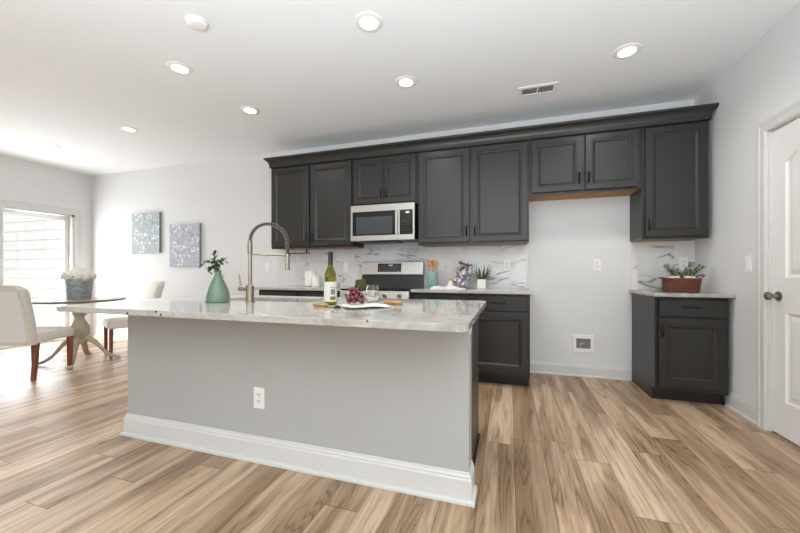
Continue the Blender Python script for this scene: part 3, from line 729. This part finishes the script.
for k in range(30):
    a = 2*PI*k/30; r = .036*(1+.13*math.cos(5*a+.4)+.04*math.cos(15*a)); pp = cpt+side*r*math.cos(a)+upv*r*math.sin(a)+nrm*.006*math.cos(2*a)
    fr_.append(pp+nrm*.0008); bk_.append(pp-nrm*.0008)
lm.loft([bk_, fr_]).build('leaf', 'olive_leaf', gp)
gl = MB().lathe([(.0, .003), (.022, .001), (.028, .003), (.037, .02), (.043, .048), (.041, .08), (.036, .112), (.0345, .112), (.0395, .08), (.0412, .048), (.035, .022), (.026, .008), (0, .008)], n=36, cap=False).build('wine_glass', 'clear_glass', loc=(-.820, 2.0, ILT+.0005), smooth=True)
tag(gl, 'clear stemless wine glass standing behind the grapes on the island', 'glass')
cs_ = thing('card_holder', (-.872, 1.635, ILT), 'thin upright metal card holder with black foot between bottle and grapes', 'card holder')
MB().loft([[(x*w_, y*w_, z_) for x, y in rrect(-1, 1, -.7, .7, .3, 3)] for w_, z_ in ((.018, .0005), (.017, .006), (.004, .013))]).build('foot', 'black_metal', cs_)
MB().tube([(0, 0, .01), (0, 0, .10)], .0016, 8).sphere((0, 0, .103), .005, 10, 8).tube([(-.012, 0, .103), (.0, 0, .112), (.008, 0, .1)], .001, 6).build('stem', 'spring_metal', cs_, smooth=True)

# ------------------------------------------------------------------ left counter
cn = thing('canister', (-2.385, 3.78, CT+.0005), 'tall white ceramic canister with knobbed lid on the left counter', 'canister')
MB().lathe([(0, 0), (.068, 0), (.076, .006), (.077, .16), (.074, .168), (0, .168)], n=36, cap=False).build('body', 'white_ceramic', cn, smooth=True)
MB().lathe([(.079, .1685), (.079, .178), (.05, .192), (.012, .198), (.010, .206), (.017, .216), (.012, .226), (0, .229)], n=36, cap=False).build('lid', 'white_ceramic', cn, smooth=True)
cn2 = thing('canister', (-2.245, 3.67, CT+.0005), 'smaller white ceramic canister standing in front of the tall one', 'canister')
MB().lathe([(0, 0), (.042, 0), (.048, .006), (.048, .105), (.045, .112), (0, .112)], n=30, cap=False).build('body', 'white_ceramic', cn2, smooth=True)
MB().lathe([(.050, .1125), (.050, .12), (.02, .132), (.008, .135), (.011, .143), (0, .15)], n=30, cap=False).build('lid', 'white_ceramic', cn2, smooth=True)
pr_ = thing('paper_towel_rod', (-2.555, 3.76, 1.384), 'slim black rod mounted under the leftmost wall cabinet', 'towel holder')
MB().tube([(-.165, 0, -.052), (.165, 0, -.052)], .007, 10).build('rod', 'black_metal', pr_, smooth=True)
for x in (-.16, .12): MB().box(x-.004, x+.004, -.012, .012, -.052, -.0005).build('bracket', 'black_metal', pr_)

# ------------------------------------------------------------------ middle counter
ck = MB().lathe([(0, 0), (.056, 0), (.060, .005), (.060, .176), (.058, .18), (.054, .18), (.053, .02), (0, .02)], n=36, cap=False).build('utensil_crock', 'crock_glaze', loc=(-.815, 3.74, CT+.0005), smooth=True)
tag(ck, 'pale teal cylindrical utensil crock right of the range', 'crock')
def spoon(dx_, dy_, tx, ty, L, w, label):
    t = thing('wooden_spoon', (-.815+dx_, 3.74+dy_, CT+.024), label, 'utensil', 'wooden utensils in the teal crock')
    tilt = Vector((tx, ty, 1)).normalized(); q = Vector((0, 0, 1)).rotation_difference(tilt).to_matrix().to_4x4()
    MB().tube([(0, 0, 0), (0, 0, L-.06)], .006, 8).loft([[(ww*math.cos(a), .004*math.sin(a), z_) for a in [2*PI*k/14 for k in range(14)]] for ww, z_ in ((.006, L-.07), (w*.8, L-.05), (w, L-.03), (w*.85, L-.01), (w*.3, L))]).xf(q).build('spoon', 'spoon_wood', t, smooth=True)
spoon(-.018, 0, -.07, .0,  .285, .026, 'wooden utensil leaning left in the teal crock')
spoon(.0, .018, .02, .03, .290, .026, 'tallest wooden utensil, upright at the back of the teal crock')
spoon(.018, -.01, .10, -.02, .280, .030, 'wooden utensil leaning right in the teal crock')
# magazine on easel
es = thing('easel', (-.50, 3.785, CT), 'small wire easel holding the magazine', 'easel', rz=.12)
for x in (-.06, .04):
    MB().tube([(x, -.06, .016), (x, -.058, .004), (x, .0, .004), (x, .055, .20)], .003, 8).build('leg', 'black_metal', es, smooth=True)
MB().tube([(-.06, .018, .08), (.04, .018, .08)], .0025, 8).tube([(-.01, .05, .19), (-.01, .12, .003)], .0025, 8).build('brace', 'black_metal', es, smooth=True)
mg = thing('magazine', (-.512, 3.748, CT+.006), 'upright magazine with purple, gold and white cover leaning on the easel', 'magazine', rz=.12)
R1 = Matrix.Rotation(-.28, 4, 'X') @ Matrix.Translation((0, 0, .028)) @ Matrix.Rotation(.26, 4, 'Y')
MB().box(-.080, .080, -.004, .004, 0, .265).xf(R1).build('pages', 'page_paper', mg)
cv = MB().box(-.082, .082, -.0055, -.0041, -.0005, .267).xf(R1).build('cover', 'magazine_cover', mg)
MB().box(-.07, .07, -.0062, -.0056, .238, .256).xf(R1).build('title_band', 'slot_dark', cv)
# towel
tw = thing('kitchen_towel', (-.62, 3.56, CT), 'crumpled white kitchen towel lying in front of the magazine', 'towel', rz=.1)
mb = MB(); R = []
for i_ in range(25):
    x = -.17+.36*i_/24; top = []; bot = []
    for j_ in range(13):
        y = -.06+.12*j_/12; env = max(0, 1-(x/.2)**2)*max(0, 1-(y/.065)**2)
        z_ = .0015+env*(.026+.016*math.sin(38*x+20*y)+.012*math.sin(75*x-45*y)); top.append((x, y, z_+.002)); bot.append((x, y, .0008))
    R.append(top+bot[::-1])
mb.loft(R).build('cloth', 'white_cloth', tw, smooth=True)
sh = thing('shaker', (-.605, 3.70, CT+.0005), 'small white bottle with brown cap behind the towel', 'shaker')
MB().lathe([(0, 0), (.024, 0), (.026, .004), (.026, .06), (.013, .078), (.013, .085), (0, .085)], n=24, cap=False).build('body', 'white_ceramic', sh, smooth=True)
MB().lathe([(.014, .0855), (.016, .088), (.015, .112), (0, .115)], n=20, cap=False).build('cap', 'cork_stopper', sh, smooth=True)
# succulent
pp = thing('potted_succulent', (-.278, 3.74, CT+.0005), 'spiky green succulent in a white square pot on the right end of the counter', 'potted plant')
MB().loft([[(x, y, z_) for x, y in rrect(-a_, a_, -a_, a_, .006, 3)] for a_, z_ in ((.040, 0), (.044, .002), (.045, .10), (.040, .10), (.038, .085))]).build('pot', 'white_ceramic', pp)
rnd = random.Random(5); mb = MB()
for k in range(24):
    a = 2*PI*k/24*2.4+rnd.uniform(-.2, .2); el = rnd.uniform(.45, 1.25); L = rnd.uniform(.12, .20)
    d = Vector((math.cos(a)*math.cos(el), math.sin(a)*math.cos(el)*.7, math.sin(el)))*L
    mb.leaf((math.cos(a)*.012, math.sin(a)*.012, .085), Vector((0, 0, .088))+d, .011, -.012, 6, .003)
mb.build('leaves', 'succulent_green', pp, smooth=True)['kind'] = 'stuff'

# ------------------------------------------------------------------ basket in the right corner
KX, KY = 1.458, 3.66
bs = thing('wicker_basket', (KX, KY, CT+.0005), 'brown rectangular wicker basket with side handles on the corner counter', 'basket')
MB().loft([[(p[0], p[1], z_) for p in rrect(-a_, a_, -b_, b_, .025)] for a_, b_, z_ in ((.105, .07, 0), (.112, .076, .004), (.122, .086, .115), (.117, .081, .115), (.107, .071, .01))]).build('basket_body', 'basket_wicker', bs, smooth=True)
MB().tube([(p[0], p[1], .118) for p in rrect(-.122, .122, -.086, .086, .03)]+[(.122-.03, -.086, .118)], .006, 8).build('rim', 'basket_rim', bs, smooth=True)
wk = MB()
for k in range(9):
    z_ = .012+k*.012; e_ = z_/.115*.0095
    wk.tube([(p[0], p[1], z_) for p in rrect(-.1135-e_, .1135+e_, -.077-e_, .077+e_, .026)]+[(.1135+e_-.026, -.077-e_, z_)], .0042, 6)
wk.build('weave', 'basket_wicker', bs, smooth=True)
for s_ in (-1, 1):
    MB().tube([(s_*.12, -.055, .115), (s_*.15, -.05, .125 if s_ < 0 else .145), (s_*.155, 0, .125 if s_ < 0 else .15), (s_*.15, .05, .125 if s_ < 0 else .145), (s_*.12, .055, .115)], .006, 8).build('handle', 'basket_rim', bs, smooth=True)
for s_, lab in ((-1, 'rolled white cloth at the left inside the wicker basket'), (1, 'rolled white cloth at the right inside the wicker basket')):
    r = MB().loft([[(x, .032*math.cos(a)*w_, .032*math.sin(a)*w_) for a in [2*PI*k/16 for k in range(16)]] for x, w_ in ((-.043, .7), (-.036, .95), (0, 1), (.036, .95), (.043, .7))])
    r.xf(Matrix.Rotation(s_*.12, 4, 'Y')); o = r.build('rolled_cloth', 'white_cloth', loc=(KX+s_*.058, KY-.015, CT+.108), smooth=True)
    tag(o, lab, 'towel', 'rolled cloths in the basket')
fn = thing('fern_sprigs', (KX, KY, CT+.06), 'feathery green sprigs fanning out of the wicker basket', 'greenery')
rnd = random.Random(9); st = MB(); lf = MB()
for (tx, tz) in ((-.13, .15), (-.10, .16), (-.06, .13), (-.02, .12), (.04, .13), (.085, .16), (.12, .15), (.17, .14), (.07, .11), (-.10, .11), (.02, .09)):
    p0 = Vector((tx*.2, 0, 0)); p2 = Vector((tx, rnd.uniform(-.05, .03), tz+.02)); pm = p0.lerp(p2, .5)+Vector((0, 0, .015))
    pts = [p0, pm, p2]; st.tube(pts, .0016, 6)
    for k in range(16):
        u = .25+.75*k/15; p = p0.lerp(pm, u*2) if u < .5 else pm.lerp(p2, (u-.5)*2)
        for s_ in (-1, 1):
            d = (p2-p0).normalized(); n_ = Vector((-d.z, 0, d.x))*s_; e_ = (n_*.8+d*.8+Vector((0, rnd.uniform(-.5, .5), 0))).normalized()*.036*(1.1-.5*u)
            lf.leaf(p, p+e_, .0040, .001, 3)
st.build('stems', 'stem_green', fn); lf.build('fronds', 'fern_green', fn)['kind'] = 'stuff'

# ------------------------------------------------------------------ dining table
TX, TY = -4.97, 2.777
dt = thing('dining_table', (TX, TY, 0), 'round pedestal dining table with weathered top and beige turned base', 'table')
MB().lathe([(0, .735), (.40, .735), (.435, .742), (.44, .752), (.435, .76), (0, .76)], n=64, cap=False).build('table_edge', 'table_edge_wood', dt, smooth=True)
MB().lathe([(0, .7603), (.425, .7603), (.425, .763), (0, .763)], n=64, cap=False).build('tabletop', 'table_top_wood', dt, smooth=True)
MB().lathe([(0, .22), (.055, .22), (.07, .235), (.065, .255), (.05, .265), (.055, .29), (.085, .33), (.098, .38), (.092, .43), (.062, .49), (.045, .53), (.05, .56), (.07, .575), (.072, .60), (.05, .615), (.05, .66), (.09, .70), (.12, .734), (0, .734)], n=40, cap=False).build('pedestal', 'pedestal_paint', dt, smooth=True)
for k in range(4):
    a = math.atan2(.73, .68)+k*PI/2; d = Vector((math.cos(a), math.sin(a), 0)); s_ = Vector((-d.y, d.x, 0)); R = []
    for (r, z_, hgt, w_) in ((.03, .30, .05, .030), (.09, .285, .045, .032), (.15, .235, .042, .032), (.20, .165, .038, .031), (.25, .095, .034, .030), (.31, .050, .028, .032), (.36, .034, .024, .034), (.385, .028, .018, .03)):
        c0 = d*r+Vector((0, 0, z_)); zb = max(.001, z_-hgt)
        R.append([c0-s_*w_*.7+Vector((0, 0, zb-z_)), c0+s_*w_*.7+Vector((0, 0, zb-z_)), c0+s_*w_+Vector((0, 0, (zb-z_)*.3)), c0+s_*w_*.6+Vector((0, 0, hgt*.5)), c0-s_*w_*.6+Vector((0, 0, hgt*.5)), c0-s_*w_+Vector((0, 0, (zb-z_)*.3))])
    MB().loft(R).build('leg', 'pedestal_paint', dt, smooth=True)
bk = thing('bucket', (TX-.01, TY, .7635), 'grey galvanised metal bucket on the dining table', 'bucket')
MB().lathe([(0, .0), (.108, 0), (.112, .004), (.118, .08), (.128, .20), (.134, .235), (.138, .238), (.138, .246), (.130, .246), (.120, .19), (.105, .02), (0, .02)], n=44, cap=False).build('pail', 'bucket_metal', bk, smooth=True)
mb = MB()
for z_ in (.05, .095, .14, .185): mb.tube([((.1165+z_*.062)*math.cos(2*PI*k/32), (.1165+z_*.062)*math.sin(2*PI*k/32), z_) for k in range(33)], .0025, 6, False)
mb.build('bands', 'bucket_metal', bk, smooth=True)
bq = thing('flower_bouquet', (TX-.01, TY, .7635+.245), 'bunch of white hydrangea blossoms filling the metal bucket', 'flowers')
rnd = random.Random(21)
def blossom_mesh():
    mb = MB()
    for k in range(46):
        y = 1-2*(k+.5)/46; r = math.sqrt(1-y*y); a = k*2.39996; c_ = Vector((r*math.cos(a), r*math.sin(a), y))*.055
        n_ = c_.normalized(); u_ = n_.orthogonal().normalized(); w_ = n_.cross(u_); ph = rnd.uniform(0, PI)
        for q in range(4):
            a2 = ph+q*PI/2; e_ = (u_*math.cos(a2)+w_*math.sin(a2)); mb.leaf(c_, c_+e_*.016+n_*.004, .008, .002, 3, .0006, side=n_.cross(e_))
    mb.sphere((0, 0, 0), .048, 12, 8); return mb
b0 = None
for (x, y, z_) in [(a_*.86, b_*.86, c_*.9) for a_, b_, c_ in [(-.12, -.05, .035), (-.06, -.10, .045), (.02, -.115, .04), (.09, -.08, .04), (.135, -.01, .035), (.09, .08, .04), (0, .12, .04), (-.09, .08, .04), (-.14, .02, .03), (-.05, -.03, .085), (.04, -.04, .09), (.07, .04, .08), (-.03, .05, .085), (.0, .0, .105), (-.09, -.01, .065), (.105, -.03, .065)]]:
    if b0 is None: b0 = blossom_mesh().build('blossom', 'petal_white', bq, loc=(x, y, z_))
    else:
        q = b0.copy(); COL.objects.link(q); q.location = (x, y, z_)
        q.rotation_euler = (rnd.uniform(0, 3), rnd.uniform(0, 3), rnd.uniform(0, 3))
mb = MB()
for k in range(12):
    a = 2*PI*k/12+.2; mb.leaf((.08*math.cos(a), .08*math.sin(a), .03), (.175*math.cos(a), .175*math.sin(a), rnd.uniform(-.0, .05)), .022, .008, 5)
mb.build('leaves', 'leaf_green', bq, smooth=True)

# ------------------------------------------------------------------ dining chairs
def make_chair(loc, rz, label):
    """local frame: faces +y, seat centre over the origin"""
    t = thing('dining_chair', loc, label, 'chair', 'upholstered chairs at the dining table', rz)
    W2, D2 = .225, .215
    def rr(hx_, hy_, z_, r=.035, cy=0.0): return [(p[0], p[1]+cy, z_) for p in rrect(-hx_, hx_, -hy_, hy_, r, 4)]
    MB().loft([rr(W2-.02, D2-.02, .37), rr(W2, D2, .38), rr(W2+.002, D2+.002, .44), rr(W2-.008, D2-.008, .468), rr(W2-.05, D2-.05, .482)]).build('seat', 'linen', t, smooth=True)
    R = []
    for k in range(41):
        u = k/40; z_ = .36+.60*u; yb = -D2-.005-.11*u**1.4-.03*max(0, (u-.85)/.15)**2; th = .045 if u < .92 else .045-.02*(u-.92)/.08
        w_ = W2-.002+.006*u if u < .9 else W2+.004-.045*((u-.9)/.1)**2
        R.append([(p[0], p[1]+yb-.02, z_) for p in rrect(-w_, w_, -th, th, .028, 4)])
    bkr = MB().loft(R).build('backrest', 'linen', t, smooth=True)
    R = []
    for k in range(11):
        u = .06+.84*k/10; z_ = .36+.60*u; yb = -D2-.005-.11*u**1.4-.03*max(0, (u-.85)/.15)**2-.02-.0452
        R.append([(-W2+.035, yb, z_), (W2-.035, yb, z_), (W2-.035, yb-.0035, z_), (-W2+.035, yb-.0035, z_)])
    MB().loft(R).build('back_panel', 'linen_light', bkr)
    sx = W2-.012
    pts = []
    for k in range(15):
        u = .03+.90*k/14; pts.append((sx, -D2-.005-.11*u**1.4-.03*max(0, (u-.85)/.15)**2-.02-.043, .36+.60*u))
    MB().tube(pts, .0045, 8).tube([(-p[0], p[1], p[2]) for p in pts], .0045, 8).build('piping', 'linen', bkr, smooth=True)
    for s_ in (-1, 1):
        MB().loft([[(s_*(W2-.035)+a*w_, D2-.035+b_*w_, z_) for a, b_ in ((-1, -1), (1, -1), (1, 1), (-1, 1))] for w_, z_ in ((.016, .0), (.021, .37))]).build('leg', 'leg_wood', t, bevel=.003)
        MB().loft([[(s_*(W2-.03)+a*w_, -D2+.01+dy_*.35+b_*w_, z_) for a, b_ in ((-1, -1), (1, -1), (1, 1), (-1, 1))] for w_, z_, dy_ in ((.016, .0, -.07), (.019, .18, -.02), (.022, .37, 0))]).build('leg', 'leg_wood', t, bevel=.003)
    return t
def seat_centre(front_right, facing, W2=.19, D2=.18):
    f = Vector(facing).normalized(); r = Vector((f.y, -f.x)); return Vector(front_right)-f*D2-r*W2, math.atan2(f.y, f.x)-PI/2
c1, a1 = seat_centre((-4.706, 2.538), (-.355, .935))
ch = make_chair((c1.x, c1.y, 0), a1, 'beige upholstered chair in the left foreground, seen from behind')
c2, a2 = seat_centre((-5.132, 3.15), (-.36, -.93))
ch2 = copy_tree(ch); ch2.location = (c2.x, c2.y, 0); ch2.rotation_euler = (0, 0, a2-.05)
ch2['label'] = 'beige upholstered chair behind the table, against the back wall, partly hidden by the island'
